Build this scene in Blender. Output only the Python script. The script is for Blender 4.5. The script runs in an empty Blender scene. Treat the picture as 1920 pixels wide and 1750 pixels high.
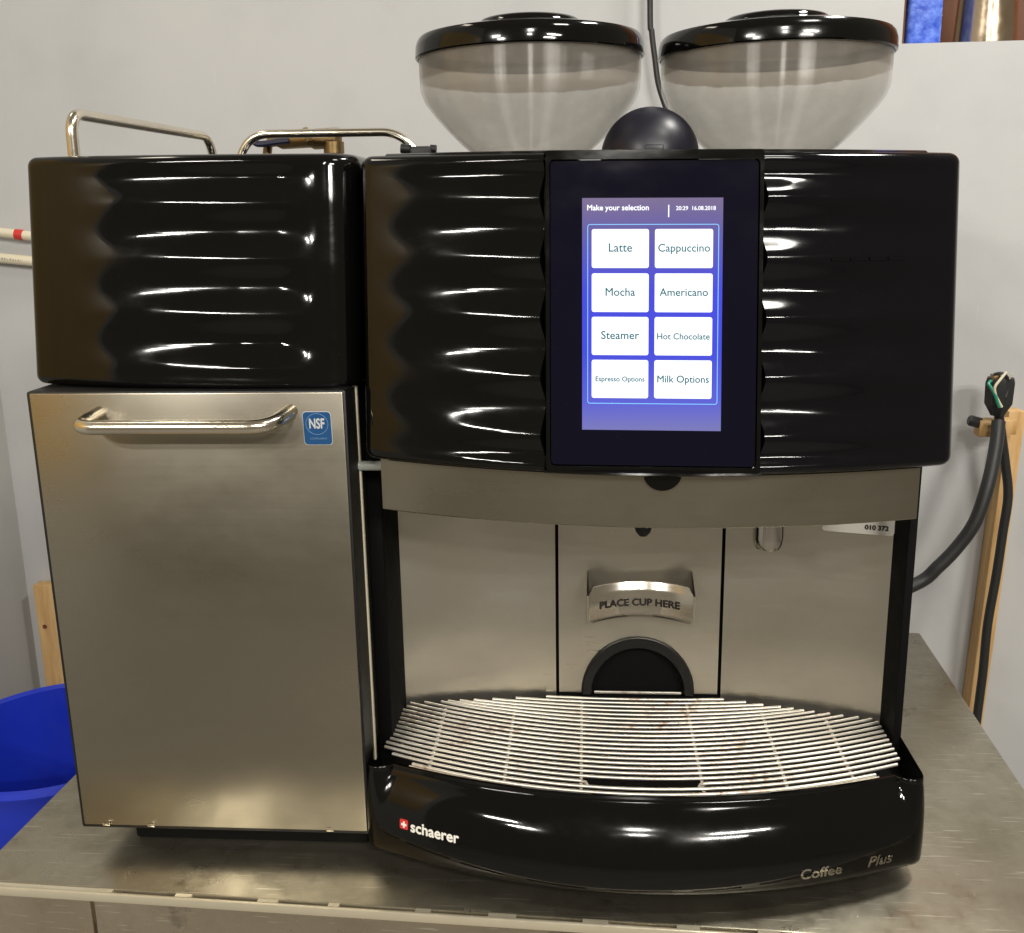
import bpy, bmesh, math, random
import numpy as np
from mathutils import Vector, Matrix

# ------------------------------------------------------------------ scene, camera, light
scene = bpy.context.scene
C = scene.collection
ZO = 1.40                    # height of the eye level above the floor; all z below are relative to it
R = math.radians
random.seed(7)

cam_d = bpy.data.cameras.new("camera"); cam = bpy.data.objects.new("camera", cam_d); C.objects.link(cam)
cam_d.sensor_fit = 'HORIZONTAL'; cam_d.sensor_width = 36.0
cam_d.lens = 36.0 * 1942.42 / 1920.0
cam_d.clip_start = 0.01; cam_d.clip_end = 100
yaw, pitch, roll = 0.0733674, 0.2403138, -0.0172986
f_ = Vector((-math.sin(yaw)*math.cos(pitch), math.cos(yaw)*math.cos(pitch), -math.sin(pitch)))
r_ = Vector((math.cos(yaw), math.sin(yaw), 0)); u_ = r_.cross(f_)
r2 = math.cos(roll)*r_ + math.sin(roll)*u_; u2 = -math.sin(roll)*r_ + math.cos(roll)*u_
M = Matrix((r2, u2, -f_)).transposed().to_4x4(); M.translation = Vector((0, -0.694779, ZO))
cam.matrix_world = M
scene.camera = cam

world = bpy.data.worlds.new("World"); scene.world = world; world.use_nodes = True
bg = world.node_tree.nodes["Background"]
bg.inputs[0].default_value = (1.0, 0.87, 0.66, 1); bg.inputs[1].default_value = 0.135

def area(name, loc, target, sx, sy, power, col):
    l = bpy.data.lights.new(name, 'AREA'); l.shape = 'RECTANGLE'; l.size = sx; l.size_y = sy
    l.energy = power; l.color = col
    o = bpy.data.objects.new(name, l); C.objects.link(o)
    o.location = loc
    d = Vector(target) - Vector(loc)
    o.rotation_euler = d.to_track_quat('-Z', 'Y').to_euler()
    return o
LC = (1.0, 0.955, 0.88)
for y_ in (-2.30, -2.95):
    area("ceiling_tube", (-1.46, y_, ZO+1.15), (-1.25, y_+1.0, ZO), 0.38, 0.05, 15, LC)
    area("ceiling_tube", (1.22, y_, ZO+1.15), (1.05, y_+1.0, ZO), 0.66, 0.05, 20, LC)
    area("ceiling_tube", (0.10, y_*0.83, ZO+1.15), (0.10, y_*0.83+1.0, ZO), 0.17, 0.05, 6, LC)
area("overhead_light", (0.78, 0.16, ZO+1.20), (0.60, 0.22, ZO), 0.30, 0.12, 12, (1.0, 0.97, 0.91))
area("overhead_light", (0.60, -0.58, ZO+1.20), (0.45, -0.3, ZO), 0.28, 0.14, 5, (1.0, 0.96, 0.88))
area("overhead_light", (-0.85, 0.22, ZO+1.20), (-0.80, 0.22, ZO), 0.30, 0.12, 1.4, (1.0, 0.90, 0.74))  # added fill for the counter's left end and the board, no lamp seen there

scene.view_settings.view_transform = 'Standard'
scene.view_settings.look = 'None'
scene.view_settings.exposure = 0.38
scene.view_settings.gamma = 1.0

# ------------------------------------------------------------------ materials
def lin(r, g, b):
    f = lambda c: (c/255/12.92) if c/255 <= 0.04045 else ((c/255+0.055)/1.055)**2.4
    return (f(r), f(g), f(b), 1.0)

class Mat:
    def __init__(s, name):
        s.m = bpy.data.materials.new(name); s.m.use_nodes = True
        s.t = s.m.node_tree; s.n = s.t.nodes
        s.b = s.n["Principled BSDF"]; s.out = s.n["Material Output"]
    def set(s, **k):
        for a, v in k.items(): s.b.inputs[a.replace('_', ' ')].default_value = v
        return s
    def node(s, t, **k):
        n = s.n.new(t)
        for a, v in k.items(): setattr(n, a, v)
        return n
    def link(s, a, b): s.t.links.new(a, b)
    def coord(s, scale=(1, 1, 1), rot=(0, 0, 0)):
        tc = s.node('ShaderNodeTexCoord'); mp = s.node('ShaderNodeMapping')
        s.link(tc.outputs['Object'], mp.inputs[0]); mp.inputs['Scale'].default_value = scale; mp.inputs['Rotation'].default_value = rot
        return mp.outputs[0]
    def noise(s, vec, scale, detail=4, rough=0.55):
        n = s.node('ShaderNodeTexNoise'); n.inputs['Scale'].default_value = scale
        n.inputs['Detail'].default_value = detail; n.inputs['Roughness'].default_value = rough
        s.link(vec, n.inputs['Vector']); return n.outputs['Fac']
    def ramp(s, fac, stops, interp='LINEAR'):
        n = s.node('ShaderNodeValToRGB'); n.color_ramp.interpolation = interp
        e = n.color_ramp.elements
        while len(e) < len(stops): e.new(0.5)
        for i, (p, c) in enumerate(stops):
            e[i].position = p; e[i].color = c if len(c) == 4 else (*c, 1)
        s.link(fac, n.inputs[0]); return n.outputs['Color']
    def maprange(s, fac, a, b, c, d):
        n = s.node('ShaderNodeMapRange')
        for i, v in enumerate((a, b, c, d)): n.inputs[i+1].default_value = v
        s.link(fac, n.inputs[0]); return n.outputs[0]
    def mix(s, fac, a, b, mode='MIX'):
        n = s.node('ShaderNodeMix', data_type='RGBA', blend_type=mode)
        if isinstance(fac, (int, float)): n.inputs[0].default_value = fac
        else: s.link(fac, n.inputs[0])
        for i, v in ((6, a), (7, b)):
            if isinstance(v, tuple): n.inputs[i].default_value = v if len(v) == 4 else (*v, 1)
            else: s.link(v, n.inputs[i])
        return n.outputs[2]
    def bump(s, h, strength, dist=0.001):
        n = s.node('ShaderNodeBump'); n.inputs['Strength'].default_value = strength; n.inputs['Distance'].default_value = dist
        s.link(h, n.inputs['Height']); s.link(n.outputs[0], s.b.inputs['Normal'])

def plain(name, col, rough=0.5, metal=0.0, **k):
    m = Mat(name).set(Base_Color=col if len(col) == 4 else (*col, 1), Roughness=rough, Metallic=metal)
    if k: m.set(**k)
    v = m.coord(); nz = m.noise(v, 60, 4)
    m.link(m.maprange(nz, 0.3, 0.7, max(0.02, rough-0.06), rough+0.06), m.b.inputs['Roughness'])
    return m.m

def gloss_black(name, col, r0=0.05, r1=0.17):
    m = Mat(name).set(Base_Color=(*col, 1))
    v = m.coord()
    smear = m.noise(m.coord((6, 6, 14), (0.3, 0.5, 0.2)), 3.0, 5, 0.6)
    m.link(m.maprange(smear, 0.40, 0.72, r0, r1), m.b.inputs['Roughness'])
    dust = m.noise(v, 900, 2)
    m.link(m.mix(m.maprange(dust, 0.72, 0.80, 0, 0.25), (*col, 1), (0.10, 0.095, 0.085, 1)), m.b.inputs['Base Color'])
    m.b.inputs['IOR'].default_value = 1.46
    return m.m

def steel(name, col, rough, grain='x', streak=0.09, smudge=0.10, spots=False):
    m = Mat(name).set(Metallic=1.0)
    sc = {'x': (1.0, 1.0, 260), 'z': (1100, 1100, 5), 'xy': (2, 420, 420)}[grain]
    g = m.noise(m.coord(sc), 3.0, 3)
    sm = m.noise(m.coord((1, 1, 1.6)), 7.0, 5, 0.6)
    a = m.node('ShaderNodeMath', operation='ADD')
    m.link(m.maprange(g, 0.3, 0.7, rough-streak/2, rough+streak/2), a.inputs[0])
    m.link(m.maprange(sm, 0.35, 0.7, -smudge*0.4, smudge), a.inputs[1])
    m.link(a.outputs[0], m.b.inputs['Roughness'])
    c = m.mix(m.maprange(sm, 0.35, 0.7, 0, 1), tuple(x*1.06 for x in col[:3])+(1,), tuple(x*0.86 for x in col[:3])+(1,))
    c = m.mix(m.maprange(g, 0.25, 0.75, 0, 0.08), c, tuple(x*0.78 for x in col[:3])+(1,))
    if spots:
        sp = m.noise(m.coord(), 260, 2)
        c = m.mix(m.maprange(sp, 0.76, 0.80, 0, 0.8), c, (0.8, 0.76, 0.62, 1))
    m.link(c, m.b.inputs['Base Color'])
    return m.m

def emit(name, col, strength):
    m = Mat(name).set(Base_Color=(0, 0, 0, 1), Roughness=0.2)
    m.b.inputs['Emission Color'].default_value = col; m.b.inputs['Emission Strength'].default_value = strength
    v = m.coord(); nz = m.noise(v, 300, 2)
    m.link(m.maprange(nz, 0, 1, strength*0.98, strength*1.02), m.b.inputs['Emission Strength'])
    return m.m

K = {}
K['black'] = gloss_black('glossy_black_plastic', (0.0022, 0.0021, 0.0020))
K['blackb'] = gloss_black('glare_tinted_black_plastic', (0.0018, 0.0018, 0.0032))  # black plastic with a trace of the screen's blue glare put into its colour
K['glass'] = gloss_black('glare_tinted_bezel_glass', (0.0016, 0.0016, 0.009), 0.05, 0.10)  # the display's blue glare is put into the base colour of the glass
K['matte'] = plain('matte_black_plastic', (0.0045, 0.0045, 0.0045), 0.45)
K['void'] = plain('dull_black', (0.002, 0.002, 0.002), 0.7); K['void'].node_tree.nodes['Principled BSDF'].inputs['Specular IOR Level'].default_value = 0.15
K['dome'] = plain('satin_navy_black_plastic', (0.0045, 0.0045, 0.012), 0.40)
K['rubber'] = plain('black_rubber', (0.018, 0.018, 0.018), 0.5)
K['steel'] = steel('brushed_steel', (0.385, 0.355, 0.29), 0.30, 'x', 0.018, 0.10)
K['steelv'] = steel('brushed_steel_panel', (0.66, 0.625, 0.55), 0.33, 'x', 0.035, 0.12, True)
K['steelbright'] = steel('bright_steel', (0.80, 0.75, 0.66), 0.22, 'x', 0.05, 0.05)
K['rod'] = steel('steel_rod', (0.80, 0.74, 0.62), 0.20, 'xy', 0.05, 0.10)
K['chrome'] = plain('chrome', (0.55, 0.52, 0.48), 0.06, 1.0)
K['white'] = plain('white_print', (0.85, 0.83, 0.76), 0.4)
K['cream'] = plain('cream_plastic', (0.70, 0.64, 0.48), 0.4)
K['red'] = plain('red_print', (0.60, 0.03, 0.025), 0.4)
K['ink'] = plain('black_print', (0.015, 0.012, 0.010), 0.5)
K['green'] = plain('green_wire', (0.02, 0.26, 0.16), 0.4)
K['brass'] = plain('old_brass', (0.26, 0.18, 0.085), 0.38, 1.0)
K['navy'] = plain('navy_lever', (0.008, 0.009, 0.030), 0.4)
K['tubeplastic'] = plain('milky_hose', (0.45, 0.47, 0.42), 0.25)
K['sticker'] = plain('blue_sticker', (0.012, 0.075, 0.21), 0.35)
K['stickerline'] = plain('pale_blue_print', (0.16, 0.28, 0.48), 0.35)
K['stickertext'] = plain('silver_print', (0.55, 0.57, 0.58), 0.35)

def grille_mat():
    m = Mat('grille_steel').set(Metallic=0.85, Roughness=0.24)
    v = m.coord()
    st = m.noise(v, 22, 5, 0.65); fine = m.noise(v, 180, 3)
    mul = m.node('ShaderNodeMath', operation='MULTIPLY')
    m.link(m.maprange(st, 0.51, 0.70, 0, 1), mul.inputs[0]); m.link(m.maprange(fine, 0.42, 0.62, 0, 1), mul.inputs[1])
    m.link(m.mix(mul.outputs[0], (0.98, 0.94, 0.84, 1), (0.34, 0.15, 0.06, 1)), m.b.inputs['Base Color'])
    m.link(m.maprange(mul.outputs[0], 0, 1, 0.40, 0.6), m.b.inputs['Roughness'])
    return m.m
K['grille'] = grille_mat()

def counter_mat(name, base, dark):
    m = Mat(name).set(Metallic=0.95)
    v = m.coord()
    big = m.noise(v, 5, 6, 0.6); mid = m.noise(v, 30, 5, 0.65)
    sc = m.noise(m.coord((3, 90, 90), (0, 0, 0.05)), 6, 2)
    sc2 = m.noise(m.coord((6, 160, 160), (0, 0, -0.35)), 5, 2)
    c = m.mix(m.maprange(big, 0.35, 0.65, 0, 1), base, dark)
    c = m.mix(m.maprange(mid, 0.45, 0.75, 0, 0.45), c, tuple(x*0.55 for x in dark[:3])+(1,))
    c = m.mix(m.maprange(sc, 0.645, 0.69, 0, 0.8), c, (0.75, 0.72, 0.62, 1))
    c = m.mix(m.maprange(sc2, 0.72, 0.76, 0, 0.6), c, (0.7, 0.66, 0.58, 1))
    sp = m.noise(v, 210, 2)
    c = m.mix(m.maprange(sp, 0.755, 0.78, 0, 0.8), c, (0.8, 0.76, 0.66, 1))
    st = m.noise(m.coord((1, 1, 1), (0.4, 0.2, 0.9)), 11, 6, 0.7)
    c = m.mix(m.maprange(st, 0.60, 0.72, 0, 0.7), c, (0.13, 0.11, 0.075, 1))
    m.link(c, m.b.inputs['Base Color'])
    m.link(m.maprange(mid, 0.3, 0.7, 0.24, 0.42), m.b.inputs['Roughness'])
    m.bump(mid, 0.12, 0.001)
    return m.m
K['counter'] = counter_mat('worn_steel_top', (0.56, 0.52, 0.42, 1), (0.33, 0.30, 0.22, 1))
K['apron'] = counter_mat('worn_steel_apron', (0.62, 0.54, 0.42, 1), (0.54, 0.46, 0.35, 1))
K['hem'] = plain('bright_hem', (0.85, 0.78, 0.60), 0.35, 0.7)

def wall_mat(name, a, b):
    m = Mat(name).set(Roughness=0.75)
    v = m.coord(); n1 = m.noise(v, 2.2, 5, 0.55); n2 = m.noise(v, 140, 3)
    c = m.mix(m.maprange(n1, 0.3, 0.7, 0, 1), a, b)
    n3 = m.noise(v, 9, 6, 0.65)
    c = m.mix(m.maprange(n3, 0.5, 0.75, 0, 0.30), c, tuple(x*0.80 for x in b[:3])+(1,))
    sc = m.noise(m.coord((60, 60, 5), (0, 0.35, 0)), 3, 2)
    c = m.mix(m.maprange(sc, 0.70, 0.76, 0, 0.25), c, tuple(min(1, x*1.25) for x in a[:3])+(1,))
    m.link(c, m.b.inputs['Base Color']); m.bump(n2, 0.12, 0.0008)
    m.b.inputs['Specular IOR Level'].default_value = 0.35
    return m.m
K['wall'] = wall_mat('painted_wall', (0.515, 0.515, 0.51, 1), (0.46, 0.468, 0.475, 1))
K['wallgrey'] = wall_mat('grey_side_wall', (0.44, 0.43, 0.40, 1), (0.40, 0.40, 0.38, 1))
K['floor'] = wall_mat('concrete_floor', (0.26, 0.24, 0.21, 1), (0.20, 0.19, 0.17, 1))

def wood_mat(name, a, b, axis='z', scale=1.0):
    m = Mat(name).set(Roughness=0.55)
    sc = {'z': (30*scale, 30*scale, 3*scale), 'y': (30*scale, 3*scale, 30*scale)}[axis]
    g = m.noise(m.coord(sc), 2.2, 6, 0.6); k = m.noise(m.coord(tuple(x*4 for x in sc)), 4, 3)
    c = m.mix(m.maprange(g, 0.38, 0.62, 0, 1), a, b)
    c = m.mix(m.maprange(k, 0.5, 0.8, 0, 0.35), c, tuple(x*0.6 for x in b[:3])+(1,))
    m.link(c, m.b.inputs['Base Color']); m.bump(k, 0.1, 0.0006)
    return m.m
K['pine'] = wood_mat('pine_wood', (0.66, 0.44, 0.20, 1), (0.52, 0.30, 0.11, 1))
K['ply'] = wood_mat('reflection_board_wood', (0.74, 0.50, 0.17, 1), (0.62, 0.40, 0.13, 1))
K['brownboard'] = wood_mat('dark_brown_board', (0.17, 0.065, 0.028, 1), (0.14, 0.05, 0.022, 1))
K['bluebin'] = plain('blue_bin_plastic', (0.014, 0.040, 0.58), 0.38)
K['can'] = plain('copper_tinted_can', (0.72, 0.58, 0.42), 0.20, 1.0)

def blue_wrap():
    m = Mat('blue_wrap').set(Roughness=0.35)
    v = m.coord((1, 1, 1), (0, 0.5, 0)); n1 = m.noise(v, 90, 5, 0.6)
    m.link(m.mix(m.maprange(n1, 0.35, 0.7, 0, 1), (0.02, 0.07, 0.50, 1), (0.16, 0.28, 0.85, 1)), m.b.inputs['Base Color'])
    m.bump(n1, 0.5, 0.002); return m.m
K['bluewrap'] = blue_wrap()

def hopper_mat():
    m = Mat('smoky_clear_plastic')
    v = m.coord()
    n = m.noise(v, 42, 6, 0.65)
    # darker tint on the upper band of the hopper, with an uneven lower edge
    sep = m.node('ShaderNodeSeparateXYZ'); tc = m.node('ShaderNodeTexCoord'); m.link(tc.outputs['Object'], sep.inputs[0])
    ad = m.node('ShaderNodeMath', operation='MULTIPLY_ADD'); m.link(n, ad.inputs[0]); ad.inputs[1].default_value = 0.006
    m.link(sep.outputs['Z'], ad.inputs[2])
    upper_band = m.maprange(ad.outputs[0], 0.5870, 0.5882, 0, 1)
    tr = m.node('ShaderNodeBsdfTransparent'); m.link(m.mix(upper_band, (0.985, 0.98, 0.965, 1), (0.70, 0.665, 0.62, 1)), tr.inputs[0])
    gl = m.node('ShaderNodeBsdfGlossy'); gl.inputs['Roughness'].default_value = 0.26; gl.inputs['Anisotropy'].default_value = 0.85; tg = m.node('ShaderNodeTangent', direction_type='RADIAL', axis='Z'); m.link(tg.outputs[0], gl.inputs['Tangent']); gl.inputs[0].default_value = (1, 1, 1, 1)
    df = m.node('ShaderNodeBsdfDiffuse'); df.inputs[0].default_value = (0.62, 0.59, 0.54, 1)
    m1 = m.node('ShaderNodeMixShader'); md = m.node('ShaderNodeMath', operation='MULTIPLY_ADD'); m.link(upper_band, md.inputs[0]); md.inputs[1].default_value = 0.02; m.link(m.maprange(n, 0.3, 0.7, 0.10, 0.18), md.inputs[2]); m.link(md.outputs[0], m1.inputs[0])
    m.link(tr.outputs[0], m1.inputs[1]); m.link(df.outputs[0], m1.inputs[2])
    lw = m.node('ShaderNodeLayerWeight'); lw.inputs[0].default_value = 0.5; pw = m.node('ShaderNodeMath', operation='POWER'); m.link(lw.outputs['Facing'], pw.inputs[0]); pw.inputs[1].default_value = 4.5
    fr = m.node('ShaderNodeMath', operation='MULTIPLY_ADD'); m.link(pw.outputs[0], fr.inputs[0]); fr.inputs[1].default_value = 0.55; fr.inputs[2].default_value = 0.05
    m2 = m.node('ShaderNodeMixShader'); m.link(fr.outputs[0], m2.inputs[0]); m.link(m1.outputs[0], m2.inputs[1]); m.link(gl.outputs[0], m2.inputs[2])
    m.link(m2.outputs[0], m.out.inputs['Surface']); return m.m
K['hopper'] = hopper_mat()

def screen_mat():
    m = Mat('lit_display').set(Base_Color=(0.01, 0.01, 0.03, 1), Roughness=0.12)
    sep = m.node('ShaderNodeSeparateXYZ'); tc = m.node('ShaderNodeTexCoord'); m.link(tc.outputs['Generated'], sep.inputs[0])
    c = m.ramp(sep.outputs['Z'], [(0.0, lin(112, 112, 168)), (0.13, lin(84, 88, 196)), (0.35, lin(60, 66, 204)), (0.6, lin(62, 66, 204)), (0.86, lin(92, 84, 150)), (1.0, lin(112, 98, 128))])
    m.link(c, m.b.inputs['Emission Color']); m.b.inputs['Emission Strength'].default_value = 0.90
    return m.m
K['screen'] = screen_mat()
K['btn'] = emit('lit_button', (0.93, 0.97, 1.0, 1), 1.0)
K['btntext'] = emit('teal_screen_text', lin(30, 118, 130), 0.60)
K['scrline'] = emit('pale_blue_screen_line', lin(130, 205, 255), 1.0)
K['scrtext'] = emit('white_screen_text', (0.95, 0.97, 1, 1), 0.9)

# ------------------------------------------------------------------ mesh helpers
class MB:
    def __init__(s): s.v = []; s.f = []
    def add(s, v, f):
        o = len(s.v); s.v += [tuple(map(float, p)) for p in v]; s.f += [tuple(i+o for i in q) for q in f]; return s
    def box(s, x0, x1, y0, y1, z0, z1, bev=0.0, seg=2, mtx=None):
        bm = bmesh.new(); bmesh.ops.create_cube(bm, size=1)
        for v in bm.verts: v.co = Vector(((x0+x1)/2+v.co.x*(x1-x0), (y0+y1)/2+v.co.y*(y1-y0), (z0+z1)/2+v.co.z*(z1-z0)))
        if bev: bmesh.ops.bevel(bm, geom=bm.edges[:], offset=bev, segments=seg, affect='EDGES', profile=0.5)
        return s.frombm(bm, mtx)
    def frombm(s, bm, mtx=None):
        bm.verts.index_update()
        s.add([(mtx @ v.co) if mtx else v.co for v in bm.verts], [[v.index for v in f.verts] for f in bm.faces]); bm.free(); return s
    def tube(s, pts, r, n=12, caps=True, closed=False):
        P = [Vector(p) for p in pts]; m = len(P); rs = r if isinstance(r, (list, tuple)) else [r]*m
        T = []
        for i in range(m):
            a = P[i-1] if (i or closed) else P[i]; b = P[(i+1) % m] if (i < m-1 or closed) else P[i]
            T.append((b-a).normalized())
        up = Vector((0, 0, 1)) if abs(T[0].z) < 0.9 else Vector((1, 0, 0))
        N = (up - T[0]*up.dot(T[0])).normalized(); V = []
        for i in range(m):
            N = (N - T[i]*N.dot(T[i])).normalized(); B = T[i].cross(N)
            for k in range(n):
                a = 2*math.pi*k/n; V.append(P[i] + (N*math.cos(a)+B*math.sin(a))*rs[i])
        F = []
        for i in range(m-1 if not closed else m):
            j = (i+1) % m
            for k in range(n): F.append((i*n+k, i*n+(k+1) % n, j*n+(k+1) % n, j*n+k))
        if caps and not closed: F += [tuple(range(n-1, -1, -1)), tuple((m-1)*n+k for k in range(n))]
        return s.add(V, F)
    def lathe(s, prof, cx, cy, n=64, ang=2*math.pi, cap=True):
        V = []; F = []; m = len(prof)
        for k in range(n):
            a = ang*k/n
            for (r, z) in prof: V.append((cx+r*math.cos(a), cy+r*math.sin(a), z))
        for k in range(n):
            j = (k+1) % n
            for i in range(m-1): F.append((k*m+i, j*m+i, j*m+i+1, k*m+i+1))
        return s.add(V, F)
    def grid(s, A, flip=False):
        nu = len(A); nv = len(A[0]); V = [p for row in A for p in row]; F = []
        for i in range(nu-1):
            for j in range(nv-1):
                q = (i*nv+j, (i+1)*nv+j, (i+1)*nv+j+1, i*nv+j+1); F.append(q[::-1] if flip else q)
        return s.add(V, F)
    def prism(s, outline, fn0, fn1):          # outline 2-D, fn maps (a,b) to the near / far 3-D point
        n = len(outline); V = [fn0(*p) for p in outline] + [fn1(*p) for p in outline]
        F = [tuple(range(n)), tuple(range(2*n-1, n-1, -1))] + [(i, i+n, (i+1) % n+n, (i+1) % n) for i in range(n)]
        return s.add(V, F)
    def map(s, fn): s.v = [tuple(fn(*p)) for p in s.v]; return s

def smoothpath(pts, k=8):
    P = [Vector(p) for p in pts]; out = []
    for i in range(len(P)-1):
        p0 = P[max(i-1, 0)]; p1 = P[i]; p2 = P[i+1]; p3 = P[min(i+2, len(P)-1)]
        for j in range(k):
            t = j/k
            out.append(0.5*((2*p1)+(p2-p0)*t+(2*p0-5*p1+4*p2-p3)*t*t+(3*p1-p0-3*p2+p3)*t**3))
    out.append(P[-1]); return out
def fillet(pts, rad, k=7):
    P = [Vector(p) for p in pts]; out = [P[0]]
    for i in range(1, len(P)-1):
        a = (P[i-1]-P[i]); b = (P[i+1]-P[i]); r = min(rad, a.length*0.48, b.length*0.48)
        A = P[i]+a.normalized()*r; B = P[i]+b.normalized()*r
        for j in range(k+1):
            t = j/k; out.append(A*(1-t)**2+P[i]*2*t*(1-t)+B*t*t)
    out.append(P[-1]); return out

def build(name, mb, mat, root=None, ang=32, kind=None, label=None, weld=False):
    me = bpy.data.meshes.new(name)
    off = Vector(root['_base']) if root is not None else Vector((0, 0, 0))
    me.from_pydata([(p[0]-off.x, p[1]-off.y, p[2]-off.z) for p in mb.v], [], mb.f)
    bm = bmesh.new(); bm.from_mesh(me)
    if weld: bmesh.ops.remove_doubles(bm, verts=bm.verts[:], dist=1e-6)
    bmesh.ops.recalc_face_normals(bm, faces=bm.faces[:]); bm.to_mesh(me); bm.free()
    me.materials.append(mat)
    me.polygons.foreach_set('use_smooth', [True]*len(me.polygons))
    me.set_sharp_from_angle(angle=R(ang))
    o = bpy.data.objects.new(name, me); C.objects.link(o)
    if kind: o['kind'] = kind
    if label: o['label'] = label
    return o

def part(name, mb, mat, root, parent=None, **k):
    o = build(name, mb, mat, root, **k); o.parent = parent if parent is not None else root
    return o
def thing(name, base, label, cat, group=None):
    o = bpy.data.objects.new(name, None); C.objects.link(o); o.empty_display_size = 0.02
    o.location = (base[0], base[1], base[2]+ZO); o['_base'] = list(base)
    o['label'] = label; o['category'] = cat
    if group: o['group'] = group
    return o
def lone(name, mb, mat, base, label=None, cat=None, kind=None, group=None, **k):
    class D(dict): pass
    o = build(name, mb, mat, {'_base': base}, kind=kind, **k); o.location = (base[0], base[1], base[2]+ZO)
    if label: o['label'] = label
    if cat: o['category'] = cat
    if group: o['group'] = group
    return o

def text_mb(body, width, heavy=0.0, depth=0.0003, shear=0.0, height=None):
    bold = 0.0
    cu = bpy.data.curves.new('txt', 'FONT'); cu.body = body; cu.size = 1.0; cu.align_x = 'LEFT'; cu.align_y = 'BOTTOM_BASELINE'
    cu.offset = bold; cu.shear = shear; cu.resolution_u = 4
    o = bpy.data.objects.new('txt', cu); C.objects.link(o)
    bpy.context.view_layer.update()
    me = o.to_mesh(); V = [v.co.copy() for v in me.vertices]; F = [tuple(p.vertices) for p in me.polygons]
    o.to_mesh_clear(); bpy.data.objects.remove(o); bpy.data.curves.remove(cu)
    x0 = min(v.x for v in V); x1 = max(v.x for v in V); k = width/(x1-x0)
    y1 = max(v.y for v in V); ky = k if height is None else height/y1
    n = len(V); mb = MB()
    # thin solid letters: front faces, back faces and the rim between them
    fr = [((v.x-x0)*k, 0.0, v.y*ky) for v in V]; bk = [((v.x-x0)*k, depth, v.y*ky) for v in V]
    from collections import Counter
    cnt = Counter()
    for f in F:
        for i in range(len(f)): cnt[frozenset((f[i], f[(i+1) % len(f)]))] += 1
    faces = list(F) + [tuple(i+n for i in f[::-1]) for f in F]
    for f in F:
        for i in range(len(f)):
            a, b = f[i], f[(i+1) % len(f)]
            if cnt[frozenset((a, b))] == 1: faces.append((a, a+n, b+n, b))
    mb.add(fr+bk, faces)
    if heavy:
        base_v, base_f = list(mb.v), list(mb.f)
        for q, (dx, dz) in enumerate(((heavy, 0), (heavy/2, heavy/2), (heavy/2, -heavy/2))):
            mb.add([(a+dx, b+0.00001*(q+1), c+dz) for a, b, c in base_v], base_f)
    return mb      # x to the right from 0, z up from the baseline, y is the depth

def rrect(x0, x1, z0, z1, r, k=5):
    out = []
    for cx, cz, a0 in ((x1-r, z1-r, 0), (x0+r, z1-r, 90), (x0+r, z0+r, 180), (x1-r, z0+r, 270)):
        for i in range(k+1):
            a = R(a0+90*i/k); out.append((cx+r*math.cos(a), cz+r*math.sin(a)))
    return out
ss = lambda a, b, x: (lambda t: t*t*(3-2*t))(min(1, max(0, (x-a)/(b-a))))

# ------------------------------------------------------------------ the room
WY = 0.62
fl = MB().box(-3.0, 3.0, -3.2, 1.6, -1.45, -1.40)
lone('floor', fl, K['floor'], (0, 0, -1.40), kind='structure')
bw = MB().prism([(-0.80, -1.40), (2.2, -1.40), (2.2, 0.183), (0.366, 0.183), (0.366, 1.25), (-0.80, 1.25)],
                lambda a, b: (a, WY, b), lambda a, b: (a, WY+0.12, b))
lone('back_wall', bw, K['wall'], (0, WY, 0), kind='structure')
lw = MB().prism([(-0.779, WY), (-1.14, -1.0), (-1.26, -1.0), (-0.899, WY)], lambda a, b: (a, b, -1.40), lambda a, b: (a, b, 1.25))
lone('left_wall', lw, K['wallgrey'], (-0.779, WY, 0), kind='structure')

# ------------------------------------------------------------------ steel counter
CA = R(-2.75); CO = (-0.4670, -0.0425)
def cw(a, b, z): return (CO[0]+a*math.cos(CA)-b*math.sin(CA), CO[1]+a*math.sin(CA)+b*math.cos(CA), z)
ct = thing('steel_counter', (-0.05, 0.25, -1.40), 'worn steel counter that carries the black coffee machine and side cooler', 'counter')
CWD, CDP, CZ = 0.831, 0.548, -0.485
part('counter_top', MB().box(0, CWD, 0.0055, CDP, CZ-0.03, CZ, 0.0015).map(cw), K['counter'], ct)
hem = MB().box(0, CWD, -0.0020, 0.0012, CZ-0.006, CZ+0.0012, 0.0010).map(cw)
part('hem_strip', hem, K['hem'], ct)
x = 0.105; random.seed(3)
while x < CWD-0.03:
    w = random.uniform(0.008, 0.020)
    part('hem_tab', MB().box(x, x+w, 0.0013, 0.0054, CZ-0.005, CZ+0.0004).map(cw), K['hem'], ct)
    x += w + random.uniform(0.036, 0.060)
part('hem_tab', MB().box(0.0, 0.105, 0.0013, 0.0054, CZ-0.005, CZ+0.0002).map(cw), K['hem'], ct)
part('front_apron', MB().box(0.002, 0.0985, 0.001, 0.010, CZ-0.16, CZ-0.0065, 0.001).map(cw), K['apron'], ct)
part('front_apron', MB().box(0.1015, CWD-0.002, 0.001, 0.010, CZ-0.16, CZ-0.0065, 0.001).map(cw), K['apron'], ct)
for a, b in ((0.03, 0.05), (CWD-0.07, 0.05), (0.03, CDP-0.09), (CWD-0.07, CDP-0.09)):
    part('leg', MB().box(a, a+0.04, b, b+0.04, -1.40, CZ-0.031, 0.004).map(cw), K['apron'], ct)

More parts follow.
